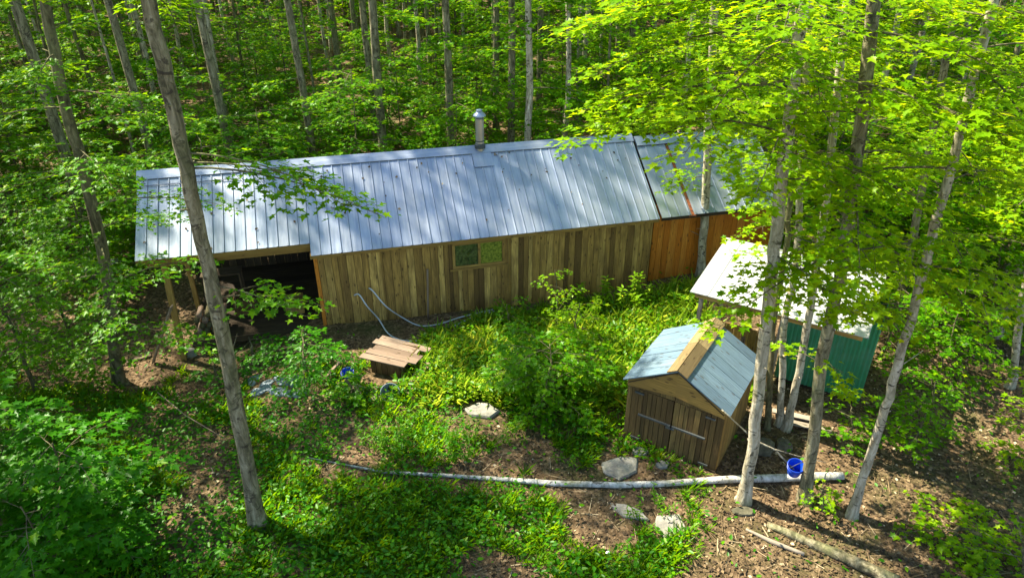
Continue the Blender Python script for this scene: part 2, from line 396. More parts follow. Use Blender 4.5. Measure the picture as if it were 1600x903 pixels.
for i in range(12): mb.bx(-L2+.75,.0,.45+i*.36,.45+i*.36+.35,-.17,-.13)
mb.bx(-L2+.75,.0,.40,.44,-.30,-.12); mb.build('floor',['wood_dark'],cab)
win=MB(17)
for (x0,x1,z0,z1) in ((3.70,5.20,1.94,2.03),(3.70,5.20,1.23,1.30),(3.70,3.78,1.30,1.94),(5.12,5.20,1.30,1.94),(4.43,4.50,1.30,1.94)):
    win.bx(x0,x1,YW-.07,YW+.02,z0,z1)
win.bx(3.62,5.28,YW-.12,YW-.073,1.19,1.235)
wo=win.build('window',['wood_yellow'],cab)
for x0,x1,mt in ((3.78,4.43,'glass_dark'),(4.50,5.12,'glass_green')):
    mb=MB(18); mb.bx(x0,x1,YW-.04,YW-.03,1.30,1.94); mb.build('pane',[mt],wo)
# stove pipe
CX,CY=5.0,WR-.08
mb=MB(19); z0=HR-.12
mb.tube([(CX,CY,z0),(CX,CY,z0+.95)],.125,20,.3); pp=mb.build('stove_pipe',['pipe_metal'],cab,False)
mb=MB(20); mb.tube([(CX,CY,z0+.1),(CX,CY,z0+.2),(CX,CY,z0+.24)],[.155,.16,.13],20,.6); mb.tube([(CX,CY,z0+.30),(CX,CY,z0+.33)],.132,20,.1); mb.build('pipe_collar',['dark_iron'],pp)
mb=MB(21); mb.tube([(CX,CY,z0+.9),(CX,CY,z0+1.06)],.10,16,.5,1); mb.tube([(CX,CY,z0+1.03),(CX,CY,z0+1.06),(CX,CY,z0+1.17),(CX,CY,z0+1.2)],[.19,.185,.07,.07],20,.1,0)
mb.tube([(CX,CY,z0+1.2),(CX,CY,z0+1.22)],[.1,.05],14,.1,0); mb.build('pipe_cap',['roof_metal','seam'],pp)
mb=MB(22); mb.box((CX-.28,CY-.55,rz(CY-.55)+.03),(.56,0,0),(0,.5,.5*SL),n1*.006,.2); mb.build('flashing',['roof_metal'],rf)

# annex of orange boards
an=empty('annex',(-5.17+9.78*math.cos(.25),15.78+9.78*math.sin(.25),0),.25,'orange board annex under its own metal roof at the right end of the cabin','outbuilding')
AL=4.2; ae,ar=2.16,3.86; asl=(ar-ae)/WR; az_=lambda y: ae+asl*y
mb=MB(31); boards(mb,.02,AL-.1,-.06,az_(.5)-.04,.5,.17,.33); mb.bx(.04,AL-.1,.5,.54,-.02,az_(.5)-.08,.1,1)
mb.build('front_wall',['wood_orange','wood_dark'],an)
mb=MB(32)
mb.box((AL-.14,.5,-.05),(.04,0,0),(0,4,0),(0,0,2.1)); mb.box((0.02,4.5,-.05),(AL-.1,0,0),(0,.04,0),(0,0,2.1)); mb.build('end_wall',['wood_orange'],an)
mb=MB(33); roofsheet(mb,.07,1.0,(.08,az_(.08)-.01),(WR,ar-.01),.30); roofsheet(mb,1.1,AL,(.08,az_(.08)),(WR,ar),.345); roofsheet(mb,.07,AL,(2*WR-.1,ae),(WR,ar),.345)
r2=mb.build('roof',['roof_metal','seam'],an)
mb=MB(34); mb.box((.92,.06,az_(.06)-.035),(.22,0,0),(0,WR-.1,(WR-.1)*asl),n1*.02); mb.build('bare_batten',['rust'],r2)
mb=MB(35); 
for sg,nn in ((-1,n1),(1,n2)): mb.box((.07,WR,ar+.045),(AL-.05,0,0),(0,sg*.3,-asl*.3),nn*.006,.6)
mb.build('ridge_cap',['roof_metal'],r2)
mb=MB(36); mb.bx(.02,AL-.1,.52,4.5,-.35,-.08,.1); mb.build('gap_shade',['black'],an)  # black block standing in for the shaded gap under the raised annex wall
mb=MB(37); mb.bx(.07,AL,.10,.13,ae-.06,az_(.08)-.02,.3); mb.build('fascia',['wood_dark'],an)

# small double-door shed
sh=empty('small_shed',(2.42,11.44,zt(3.2,11.2)-.02),-.57,'small weathered wooden shed with double doors and grey plank gable roof','shed')
SW,SDp,SHh,SR=2.03,2.12,1.55,2.12
ss=(SR-SHh)/(SW/2); st=lambda x: SHh+ss*(SW/2-abs(x-SW/2))
mb=MB(41); boards(mb,0,.26,0,0,0,.09,.13,top=lambda x:st(x)-.02); boards(mb,SW-.26,SW,0,0,0,.09,.13,top=lambda x:st(x)-.02)
boards(mb,.26,SW-.26,1.40,1.6,0,.3,.5,top=lambda x:st(x)-.02)
fw=mb.build('front_wall',['wood_shed'],sh)
for (xx,th) in ((0,.03),(SW-.03,.03)):
    mb=MB(42); z=0
    y=.03
    while y<SDp:
        w=min(.14,SDp-y); mb.bx(xx,xx+th,y,y+w-.004,0,SHh-.02); y+=w
    mb.build('side_wall',['wood_yellow'],sh)
mb=MB(43); boards(mb,0,SW,0,0,SDp,.12,.15,top=lambda x:st(x)-.02); mb.build('back_wall',['wood_shed'],sh)
mb=MB(44)
mb.hexa([(.0,-.06,SHh-.14),(SW/2,-.06,SHh-.02),(SW/2,-.03,SHh-.02),(.0,-.03,SHh-.14),(0,-.06,SHh-.0),(SW/2,-.06,SR-.03),(SW/2,-.03,SR-.03),(0,-.03,SHh-.0)],.6)
mb.hexa([(SW/2,-.063,SHh-.02),(SW,-.063,SHh-.14),(SW,-.03,SHh-.14),(SW/2,-.03,SHh-.02),(SW/2,-.063,SR-.03),(SW,-.063,SHh-.0),(SW,-.03,SHh-.0),(SW/2,-.03,SR-.03)],.7)
mb.build('gable_board',['wood_yellow'],sh)
for k,(x0,x1) in enumerate(((.26,SW/2-.006),(SW/2+.006,SW-.26))):
    mb=MB(45+k); boards(mb,x0,x1,.05,1.39,-.012,.09,.125,dz=.0); mb.bx(x0+.01,x1-.01,-.012,.01,.06,1.38,.1,1)
    dr=mb.build('door',['wood_shed','wood_dark'],sh)
    mb=MB(47); mb.bx((x0+.04) if k==0 else SW/2+.02,(SW/2-.02) if k==0 else (x1-.04),-.085,-.05,.765,.80); mb.build('bar',['dark_iron'],dr)
    for zz in (.12,1.30):
        mb=MB(48); xa=.18 if k==0 else SW-.36; mb.bx(xa,xa+.2,-.075,-.05,zz,zz+.035); mb.build('hinge',['dark_iron'],dr)
    if k==0:
        mb=MB(49); mb.tube([(SW/2-.03,-.10,.74),(SW/2-.03,-.10,.82)],.03,10); mb.bx(SW/2-.1,SW/2+.08,-.1,-.086,.72,.76); mb.build('latch',['dark_iron'],dr)
mb=MB(50); mb.bx(-.01,SW+.01,-.05,-.022,-.08,.045); mb.build('sill',['wood_dark'],sh)
for sg in (0,1):
    mb=MB(51+sg)
    ny=7; y0,y1=-.1,SDp+.05; w=(y1-y0)/ny
    ex=-.09 if sg==0 else SW+.09; ez=SHh-ss*.09
    for i in range(ny):
        a=V(ex,y0+i*w+.006,ez+.02); b=V(SW/2,y0+i*w+.006,SR+.02); d=b-a
        nn=np.cross(V(0,1,0),d); nn/=np.linalg.norm(nn); nn=nn if nn[2]>0 else -nn
        mb.box(a+nn*mb.rng.uniform(0,.008),d,V(0,w-.012,0),nn*.022)
    pl=mb.build('roof_plank',['wood_roof'],sh)
    mb=MB(53); a=V(ex*.9+SW*.05,y0+.02,ez-.01); b=V(SW/2,y0+.02,SR-.005); mb.box(a,b-a,V(0,y1-y0-.04,0),V(0,0,.02)); mb.build('roof_deck',['wood_dark'],pl)
for sg in (-1,1):
    mb=MB(54+sg); a=V(SW/2,-.13,SR+.07); dx=V(sg*.2,0,-ss*.2); nn=V(sg*ss,0,1)/math.hypot(ss,1)
    q=(SDp+.22)/2
    for i in range(2): mb.box(a+V(0,i*q,0.003*i),V(0,q-.004,0),dx,nn*.022)
    mb.build('ridge_board',['wood_ridge'],sh)

# green shed with its white roof
GA=-.55
gs=empty('green_shed',(4.08,13.66,0),GA,'green corrugated shed under a wide glaring white metal roof, behind the slender trunks','shed')
RL,RD,RH=3.75,2.75,2.36
mb=MB(61); roofsheet(mb,0,RL,(0,RH),(RD,RH+.28),.42,.012,.012,0); mb.build('roof',['white_metal'],gs)
mb=MB(62)
mb.bx(.1,RL-.1,.10,.15,RH-.16,RH-.03); mb.bx(.1,RL-.1,RD-.2,RD-.15,RH+.06,RH+.2)
for x in (.15,1.3,2.5,RL-.2): mb.beam((x,.1,RH-.06),(x,RD-.1,RH+.2),.04,.1)
mb.build('roof_frame',['wood_yellow'],gs)
for x,y in ((.18,.2),(.18,RD-.3),(2.0,.2)):
    mb=MB(63); mb.bx(x,x+.09,y,y+.09,-.1,RH-.05); mb.build('post',['wood_grey'],gs)
bx0,bx1,by0,by1=2.05,3.93,1.05,2.6
mb=MB(64)
def corr(a,b,z0,z1,p=.09,dp=.018):
    a,b=V(*a,0),V(*b,0); Lw=np.linalg.norm(b-a); d=(b-a)/Lw; nn=V(d[1],-d[0],0); n=int(Lw/p*4); pr=None
    prof=[0,0,dp,dp]
    for i in range(n+1):
        s_=i*Lw/n; q=a+d*s_+nn*prof[i%4]
        if pr is not None: mb.quad([pr+V(0,0,z0),q+V(0,0,z0),q+V(0,0,z1),pr+V(0,0,z1)],[(z0,s_-.02),(z0,s_),(z1,s_),(z1,s_-.02)],.3)
        pr=q
corr((bx0,by0),(bx1,by0),.12,2.2); corr((bx1,by0),(bx1,by1),.12,2.2); corr((bx1,by1),(bx0,by1),.12,2.2); corr((bx0,by1),(bx0,by0),.12,2.2)
mb.build('wall',['green_metal'],gs)
mb=MB(65); mb.bx(bx0+.05,bx1-.05,by0+.05,by1-.05,.0,.10); mb.build('base',['wood_dark'],gs)
mb=MB(66); boards(mb,.3,1.95,0.0,1.3,.9,.12,.2); mb.build('side_board',['wood_yellow'],gs)

# ---------------------------------------------------------------- things lying about
def stick(name,pts,rad,mat,label,cat,seg=9,group=None,wob=.1):
    mb=MB(7); n=len(pts); rr=rad if hasattr(rad,'__len__') else [rad]*n
    o=V(*pts[0]); q=[];r=[]
    for i in range(n-1):
        for t in np.linspace(0,1,5)[:-1]: q.append(V(*pts[i])*(1-t)+V(*pts[i+1])*t-o); r.append(rr[i]*(1-t)+rr[i+1]*t)
    q.append(V(*pts[-1])-o); r.append(rr[-1])
    mb.tube(q,r,seg,.5,wob=wob); ob=mb.build(name,[mat],None,True); ob.location=tuple(o); return tag(ob,label,cat,group)
def gp(px,py,h=0): p=gz(px,py); p[2]+=h; return p
pts=[(480,715),(545,728),(600,739),(700,745),(780,751),(860,758),(960,761),(1040,759),(1100,755),(1170,751),(1240,750),(1315,748)]
rads=[.012,.02,.03,.04,.048,.055,.06,.064,.068,.074,.08,.078]
stick('fallen_pole',[gp(x,y,r) for (x,y),r in zip(pts,rads)],rads,'bark_birch','long pale fallen birch pole lying across the yard in front of the small shed','log',12,None,.16)
stick('rotten_log',[gp(1198,822,.05),gp(1262,850,.06),gp(1330,880,.06),gp(1400,915,.06)],[.05,.09,.11,.12],'bark_grey','thick rotting log slanting into the bottom edge at the right','log',10,None,.3)
stick('branch',[gp(1165,828,.03),gp(1205,848,.04),gp(1256,868,.04)],[.02,.045,.035],'wood_grey','short grey split branch lying just left of the thick rotting log','branch',8)
stick('twig',[gp(255,640,.5),gp(295,668,.35),gp(352,690,.1)],[.014,.012,.008],'wood_pale','thin bare stick poking up from the dark leaves left of the leaning trunk','stick',6)
a=aty(1132,645,9.9); 
stick('dead_branch',[aty(1128,640,10.1),aty(1180,688,10.0),aty(1210,702,9.95),aty(1245,738,9.9)],[.012,.016,.018,.014],'bark_pale','bare dead branch strung between two slender trunks above the blue bucket','branch',6)
stick('dead_twig',[aty(1205,700,9.95),aty(1245,712,10.1),aty(1290,722,10.3)],[.012,.01,.006],'bark_pale','thin bare twig forking right behind the blue bucket','branch',5)
stick('leaning_pole',[(-5.17+2.85*math.cos(.25)+.02,15.78+2.85*math.sin(.25)+.12,-.2),(-5.17+2.95*math.cos(.25)-.02,15.78+2.95*math.sin(.25)+.22,1.35)],[.03,.028],'wood_pale','thin pale upright pole leaning on the cabin wall left of the window','pole',6)
for i,(pa,pb,lab) in enumerate((((270,488),(240,568),'long pale board leaning down to the ground left of the open bay'),((198,566),(236,556),'short pale board lying flat left of the leaning board'))):
    A=gp(*pa,.02); B=gp(*pb,.02)
    if i==0: A=aty(268,478,14.9); 
    mb=MB(70+i); mb.beam(A-B,(0,0,.02),.15,.035); o=mb.build('board',['wood_pale'],None); o.location=tuple(B); tag(o,lab,'board')
# hoses
def uvw(u_,n_,z): return V(-5.17+u_*math.cos(.25)-n_*math.sin(.25),15.78+u_*math.sin(.25)+n_*math.cos(.25),z)
def smooth(pts,k=6):
    pts=[V(*p) for p in pts]; out=[]
    for i in range(len(pts)-1):
        p0=pts[max(i-1,0)];p1=pts[i];p2=pts[i+1];p3=pts[min(i+2,len(pts)-1)]
        for t in np.linspace(0,1,k,endpoint=False):
            out.append(.5*((2*p1)+(-p0+p2)*t+(2*p0-5*p1+4*p2-p3)*t*t+(-p0+3*p1-3*p2+p3)*t**3))
    out.append(pts[-1]); return out
h1=[uvw(.95,.24,.80),uvw(1.08,.12,.86),uvw(1.25,-.1,.60),gp(592,505,.15),gp(612,527,.035),gp(652,534,.03),gp(700,515,.03),gp(745,495,.03),gp(800,482,.03)]
h2=[uvw(1.36,.26,.95),uvw(1.45,.12,.93),uvw(1.75,-.05,.5),gp(628,500,.1),gp(655,510,.03),gp(685,508,.03),gp(720,497,.03),gp(770,485,.03)]
for h,lab in ((h1,'grey hose looping lowest across the ground from the cabin wall'),(h2,'shorter grey hose curving down from the cabin wall behind the lower hose')):
    p=smooth(h); mb=MB(72); mb.tube([q-p[0] for q in p],.020,8,.5); o=mb.build('hose',['hose_grey'],None,True); o.location=tuple(p[0]); tag(o,lab,'hose')
# broken wooden table box
bo=gz(600,590)
bt=empty('wooden_box',tuple(bo),-.35,'low wooden box with a broad pinkish plank lid beside the bright weeds','box')
mb=MB(75)
for i in range(5): mb.box((-.64+.06*(i%3),-.02+i*.215,.45+.02*(i%2)),(1.22+.07*((i*2)%3),.03,-.02-.02*i),(0,.205,0),(0,0,.025))
mb.build('lid',['wood_pale'],bt)
mb=MB(76); boards(mb,-.4,.5,0,.43,.12,.12,.2); boards(mb,-.4,.5,0,.43,.95,.12,.2)
for y in (.14,.4,.66): 
    mb.bx(-.4,-.37,y,y+.25,0,.43); mb.bx(.47,.50,y,y+.25,0,.43)
mb.build('side',['wood_shed'],bt)
def lie(name,px,py,L_,w,th,rz_,tilt,mat,label,cat,h=0):
    p=gz(px,py); mb=MB(int(px+py)); mb.box((-L_/2,-w/2,0),(L_,0,0),(0,w,0),(0,0,th)); o=mb.build(name,[mat]); o.location=(p[0],p[1],p[2]+h); o.rotation_euler=(0,tilt,rz_); return tag(o,label,cat)
lie('board',650,598,1.15,.24,.03,1.15,-.18,'wood_pale','pale board lying tilted right of the low wooden box','board',.12)
lie('board',641,566,.7,.2,.04,-.2,.1,'wood_yellow','short yellowish board wedged behind the right end of the low wooden box','board',.2)
lie('board',575,618,.9,.2,.03,-.6,.05,'wood_grey','grey board half hidden in the leaves below the low wooden box','board',.05)
lie('board',520,590,.6,.07,.03,.8,-.5,'wood_pale','narrow stick of wood standing aslant beside the little blue pot','board',.2)
# buckets
def bucket(name,loc,r0,r1,h,mat,label,rot=(0,0,0),handle=True):
    e=empty(name,tuple(loc),0,label,'bucket'); e.rotation_euler=rot
    mb=MB(80); mb.tube([(0,0,0),(0,0,h)],[r0,r1],20,.5,cap=False); mb.tube([(0,0,.01),(0,0,h)],[r0*.94,r1*.94],20,.5,cap=False)
    mb.tube([(0,0,0),(0,0,.012)],[r0,r0],20,.5); mb.build('body',[mat],e,True)
    mb=MB(81); ring=[(r1*math.cos(t),r1*math.sin(t),h) for t in np.linspace(0,2*math.pi,25)]; mb.tube(ring,.012,6,.5); mb.tube([(q[0]*.97,q[1]*.97,h*.72) for q in ring],.010,6,.5); mb.build('rim',['blue_dark' if 'blue' in mat else mat],e,True)
    if handle:
        mb=MB(82); mb.tube([(r1*math.cos(t),-r1*.3*math.sin(t),h-.02+r1*1.1*math.sin(t)) for t in np.linspace(0,math.pi,13)],.006,5,.5); mb.build('handle',['dark_iron'],e)
    return e
bp=aty(1240,738,9.85)
bucket('bucket',bp,.115,.15,.27,'blue_plastic','bright blue bucket hung against a slender trunk right of the small shed',(R_(14),R_(-12),.3))
bucket('pot',gz(545,590)+V(0,0,.05),.12,.15,.16,'blue_plastic','little round blue pot in the leaves left of the low wooden box',(R_(20),0,0),False)
bucket('tub',gz(610,618)+V(0,0,.05),.17,.22,.13,'grey_plastic','low grey tub lying in the leaves below the low wooden box',(R_(35),R_(10),0),False)
# stones
def rock(name,loc,rx,ry,h,seed,mat,label,cat='stone',group=None,rz_=0,flat=.5):
    rg=random.Random(seed); n=rg.randint(6,8); base=[]
    for i in range(n):
        t=2*math.pi*(i+rg.uniform(-.25,.25))/n; q=rg.uniform(.75,1.05); base.append((rx*q*math.cos(t),ry*q*math.sin(t)))
    fine=[]
    for i in range(n):
        a=base[i]; b=base[(i+1)%n]
        for t in (0,.25,.5,.75): fine.append((a[0]*(1-t)+b[0]*t+rg.uniform(-.03,.03)*rx,a[1]*(1-t)+b[1]*t+rg.uniform(-.03,.03)*ry))
    v=[];f=[];k=len(fine)
    for (s,z) in ((1.0,-h*.6),(1.02,h*.4),(.93,h*.85),(.55,h),(.2,h*1.02)):
        for (x,y) in fine: v.append((x*s,y*s,z+(.12*h*noise.noise(Vector((x*3+seed,y*3,s*2))) if z>0 else 0)))
    for r in range(4):
        for i in range(k): f.append((r*k+i,r*k+(i+1)%k,(r+1)*k+(i+1)%k,(r+1)*k+i))
    f.append(tuple(4*k+i for i in range(k)))
    me=bpy.data.meshes.new(name); me.from_pydata(v,[],f); me.update(); o=link(name,me,[mat]); o.location=tuple(loc); o.rotation_euler=(rg.uniform(-.05,.05),rg.uniform(-.05,.05),rz_); return tag(o,label,cat,group)
rock('flat_stone',gz(968,730),.50,.36,.07,1,'rock','broad grey flat stone in front of the shed doors, above the fallen pole','stone',rz_=.5)
rock('flat_stone',gz(1046,822),.36,.34,.06,2,'rock','pale flat stone below the fallen pole, beside brown leaf litter','stone')
rock('flat_stone',gz(980,800),.42,.16,.05,13,'rock','narrow leaf-covered flat stone just below the fallen pole','stone',rz_=-.5)
rock('flat_stone',gz(754,643),.40,.30,.09,4,'rock','large pale flat stone below the bright weeds in the middle of the yard','stone')
rock('flat_stone',gz(683,627),.19,.17,.08,5,'rock','small pale stone left of the large flat one, below the bright weeds','stone')
rock('stone',gz(1000,707),.20,.15,.07,6,'rock','small rounded pale stone at the foot of the left shed door','stone')
rock('stone',gz(1035,727),.17,.12,.06,7,'rock','small flat stone just above the pole, near the shed sill','stone')
rock('rock',gz(1192,705),.24,.2,.30,8,'dark_rock','upright dark rock behind the trunk nearest the small shed','rock')
rock('rock',gz(1222,700),.2,.18,.2,9,'dark_rock','squat mossy rock left of the hanging blue bucket','rock')
rock('rock',gz(1160,800),.24,.14,.06,11,'dark_rock','low dark rock at the foot of the trunk by the shed corner','rock')
rg=random.Random(5)
for i in range(17):
    px=388+rg.random()*82; py=592+rg.random()*28
    rock('cobble',gz(px,py),.13+rg.random()*.12,.10+rg.random()*.08,.05,20+i,'blue_rock','bluish flat cobble in the loose patch right of the leaning trunk','stone','bluish cobbles right of the leaning trunk',rg.random()*3)
rock('cinder_block',gz(298,556)+V(0,0,.02),.18,.12,.22,40,'rock','pale broken block at the foot of the bay post','block')
lie('tarp_sheet',165,424,1.6,1.1,.02,.5,.05,'grey_plastic','pale grey sheet lying on the slope beyond the left end of the cabin','sheet',.15)
for i,(px,py) in enumerate(((950,864),(1001,866))):
    rock('scrap',gz(px,py),.05,.04,.03,50+i,'paper',('white scrap lying near the bottom edge, left one of two','white scrap lying near the bottom edge, right one of two')[i],'litter')
# things stored in the open bay
def crate(u_,n_,w,d,h,label,mat='wood_pale',z=-.13):
    e=empty('crate',tuple(uvw(u_,n_,z)),.25,label,'crate'); mb=MB(int(u_*100)+90)
    for k in range(3):
        z0=.02+k*h/3
        mb.bx(0,w,0,.015,z0,z0+h/3-.02); mb.bx(0,w,d-.015,d,z0,z0+h/3-.02); mb.bx(0,.015,.02,d-.02,z0,z0+h/3-.02); mb.bx(w-.015,w,.02,d-.02,z0,z0+h/3-.02)
    mb.build('slat',[mat],e); mb=MB(91)
    for (x,y) in ((.02,.02),(w-.05,.02),(.02,d-.05),(w-.05,d-.05)): mb.bx(x,x+.03,y,y+.03,0,h)
    mb.bx(.02,w-.02,.02,d-.02,.0,.018); mb.build('corner_post',[mat],e); return e
crate(-1.0,1.2,.5,.45,.45,'wooden crate standing deep in the dark open bay, nearest the board wall','wood_wall')
crate(-2.4,1.5,.6,.5,.5,'wooden crate in the middle of the dark open bay','wood_shed')
crate(-3.2,.9,.45,.4,.35,'orange crate behind the post of the open bay','wood_orange')
mb=MB(95); mb.bx(-3.3,-2.2,0,.5,.75,.79); 
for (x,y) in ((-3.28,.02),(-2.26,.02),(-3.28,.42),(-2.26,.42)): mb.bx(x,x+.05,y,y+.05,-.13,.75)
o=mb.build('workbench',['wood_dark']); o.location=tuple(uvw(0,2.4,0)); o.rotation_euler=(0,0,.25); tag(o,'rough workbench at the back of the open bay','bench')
rg=random.Random(9)
for i in range(16):
    u_=-3.25+.2*(i%4)+rg.uniform(-.02,.02); z=-.05+.17*(i//4); p=uvw(u_+.1*((i//4)%2),.75,z)
    mb=MB(96+i); d=uvw(0,1,0)-uvw(0,0,0); mb.tube([(0,0,0),tuple(d*.45)],rg.uniform(.07,.09),9,.5,wob=.15)
    o=mb.build('firewood',['bark_dark' if i%3 else 'wood_pale'],None,True); o.location=tuple(p); tag(o,'split firewood log in the stack at the left of the open bay','log','firewood stacked in the open bay')
rg=random.Random(11)
for i in range(7):
    A=gz(1150+i*5,600-i*4); mb=MB(120+i); h=.9+rg.random()*.5; mb.beam((0,0,0),(rg.uniform(-.1,.1),.25,h),.10,.03,up=(0,1,0)); o=mb.build('plank',['wood_pale']); o.location=(A[0],A[1],A[2]); o.rotation_euler=(0,0,rg.uniform(-.4,.4)); tag(o,'pale plank in the bundle leaning behind the small shed','plank','pale planks leaning behind the small shed')
for i,(px,py) in enumerate(((1240,655),(1262,672))): lie('plank',px,py,.95,.16,.03,-.35,.02,'wood_grey',('grey plank on the ground left of the thick slanting trunk, upper of two','grey plank on the ground left of the thick slanting trunk, lower of two')[i],'plank',.1)

# ---------------------------------------------------------------- trees
GOLD=2.39996
def limb(p0,az,L,rise,droop,rng,leafd=1.,ls=.115,spread=.5,thick=.0075,hang=0.):
    """a flat spray: returns tubes and leaf arrays"""
    n=9; t=np.linspace(0,1,n); w=rng.normal(0,.10,n).cumsum()*.5
    a=az+w; step=np.stack([np.cos(a),np.sin(a)],1)*L/(n-1); xy=np.vstack([[0,0],np.cumsum(step[1:],0)])
    z=L*(rise*t-droop*t*t); main=np.column_stack([xy,z])+p0
    tubes=[(main,np.linspace(L*thick,.004,n))]
    P=[];A=[]
    m=max(4,int(L/.17))
    for i in range(m):
        tt=.18+.82*(i+rng.random())/m; k=min(n-2,int(tt*(n-1))); f=tt*(n-1)-k; p=main[k]*(1-f)+main[k+1]*f
        sd=1 if i%2 else -1; aa=a[k]+sd*(.85+rng.normal(0,.2)); l=(1.05-tt*.75)*L*spread*rng.uniform(.6,1.1)
        dz=rng.normal(-.05,.10)
        d=np.array([math.cos(aa),math.sin(aa),dz]); q=6; s_=np.linspace(0,1,q)
        tw=p+d*l*s_[:,None]; tw[:,2]-=l*(.14+hang)*s_**2
        tubes.append((tw[::2] if q>4 else tw,np.array([.006,.004,.002]) ))
        c=max(4,int(l/.030*leafd)); s2=rng.random(c)**.8
        base=p+d*l*s2[:,None]; base[:,2]-=l*(.14+hang)*s2**2
        lat=rng.normal(0,1,c)*(.05+.16*l*(1-s2*.5)); perp=np.array([-math.sin(aa),math.cos(aa),0])
        base=base+perp*lat[:,None]; base[:,2]+=rng.normal(0,.022,c)-np.abs(lat)*.15
        an=aa+np.sign(lat)*rng.uniform(.2,1.2,c)
        P.append(base); A.append(np.column_stack([np.cos(an),np.sin(an),rng.normal(-.12-hang,.15,c)]))
    # leaves along the main stem tip
    c=max(3,int(L*5*leafd)); s2=.3+.7*rng.random(c); k=np.minimum(n-2,(s2*(n-1)).astype(int)); f=(s2*(n-1)-k)[:,None]
    P.append(main[k]*(1-f)+main[k+1]*f+rng.normal(0,.05,(c,3))); an=a[k]+rng.normal(0,.8,c); A.append(np.column_stack([np.cos(an),np.sin(an),rng.normal(-.2,.2,c)]))
    return tubes,np.vstack(P),np.vstack(A)

def tree(name,base,top_pts,radii,zones,seed,label,cat='tree',group=None,bark_m='bark_grey',leaf_m='leaf_maple',ls=.115,leafd=1.,tpl=MAPLE,seg=12,wob=.07,hang=0.):
    """base world point; top_pts absolute centre line above; zones (z0,z1,count,L0,L1,az,azspread,rise)"""
    rng=np.random.default_rng(seed); base=np.array(base,float)
    root=empty(name,tuple(base),0,label,cat,group)
    cl=smooth([V(0,0,-.15)]+[np.array(p,float)-base for p in top_pts],5); cl=np.array(cl)
    H=cl[-1][2]; rr=np.interp(cl[:,2],[-.15,.1,.6,H*.5,H],[radii[0]*1.9,radii[0]*1.4,radii[0]*1.03,(radii[0]+radii[1])/2,radii[1]])
    cl[1:-1,:2]+=rng.normal(0,.012,(len(cl)-2,2))
    mb=MB(seed); mb.tube(cl,rr,seg,.5,wob=wob)
    if seg>9:                                   # broken branch stubs and a few bare twigs
        for k in range(14):
            zz=rng.uniform(1.2,min(9,H*.8)); c=np.array([np.interp(zz,cl[:,2],cl[:,j]) for j in range(3)]); a_=rng.uniform(0,6.28); q=radii[0]*.7; l_=rng.choice([.06,.1,.16,.5],p=[.4,.3,.2,.1])
            d_=np.array([math.cos(a_),math.sin(a_),.35]); mb.tube([c+d_*q*.5,c+d_*(q+l_)],[.02 if l_<.3 else .012,.008 if l_<.3 else .004],5,.5)
    P=[];A=[];S_=[]
    i=0
    for z in zones:
        z0,z1,cnt,L0,L1,az,sp,rise=z[:8]; ld=z[8] if len(z)>8 else 1
        for k in range(cnt):
            zz=z0+(z1-z0)*(k+rng.random())/cnt; c=np.array([np.interp(zz,cl[:,2],cl[:,j]) for j in range(3)])
            if zz>H: c=cl[-1]
            aa=az+rng.uniform(-sp,sp) if sp<3 else i*GOLD+rng.normal(0,.3); i+=1
            L=rng.uniform(L0,L1)
            tb,p,a=limb(c,aa,L,rise+rng.normal(0,.08),.28+hang*.3,rng,leafd*ld,ls,hang=hang)
            for j,(pt,ra) in enumerate(tb):
                if j==0: mb.tube(pt,ra,5,.5,1,cap=False)
                elif seg>8: mb.tube(pt,ra[:len(pt)],3,.5,1,cap=False)
            P.append(p);A.append(a)
    mb.build('trunk',[bark_m,'bark_dark'],root,True)
    if P:
        P=np.vstack(P);A=np.vstack(A);n=len(P)
        N=np.column_stack([rng.normal(0,.21,n),rng.normal(0,.21,n),np.ones(n)])
        sz=ls*rng.uniform(.45,1.25,n); rv=np.clip(rng.normal(.45,.22,n),0,1)
        leaves('crown',leaf_m,P,A,N,sz,rv,tpl,.18,.12,root)
    return root
def copy_tree(o,loc,rz_,sc,label=None,group=None):
    c=o.copy(); COL.objects.link(c); c.location=loc; c.rotation_euler=(0,0,rz_); c.scale=(sc,sc,sc)
    if label: c['label']=label
    if group: c['group']=group
    for ch in o.children:
        d=ch.copy(); COL.objects.link(d); d.parent=c
    return c
PI=math.pi
up=lambda b,h,dx=0,dy=0: V(b[0]+dx,b[1]+dy,h)
# near left leaning trunk
b=gz(405,822)
t=[b+V(0,0,.4),aty(345,510,8.95),aty(300,300,8.85),aty(262,130,8.8),aty(232,0,8.8)]; t.append(t[-1]+(t[-1]-t[-2])*3.0)
tree('maple_tree',b,t,(.128,.075),[(6.95,7.2,3,2.0,2.7,.08,.2,.0,.6),(4.75,5.2,2,1.2,1.6,-.05,.3,.0,.9),(9.0,9.9,4,1.5,2.6,2.8,.8,.0,1.1),(14,19,9,3,4.6,0,6.3,.35,1.5)],11,'thick grey trunk leaning in front of the left end of the cabin roof',leaf_m='leaf_maple',seg=16,wob=.12,hang=.05)
# second left trunk
b=gz(190,600)
t=[b+V(0,0,.4),aty(165,420,13.2),aty(128,255,13.2),aty(100,160,13.3),aty(70,0,13.4)]; t.append(t[-1]+(t[-1]-t[-2])*1.6)
tree('maple_tree',b,t,(.135,.08),[(1.8,8.5,16,1.6,2.8,0,6.3,.05),(12,18,10,3,4.6,0,6.3,.35,1.5)],12,'dark mossy trunk left of the cabin, left of the leaning trunk',bark_m='bark_dark',leaf_m='leaf_maple')
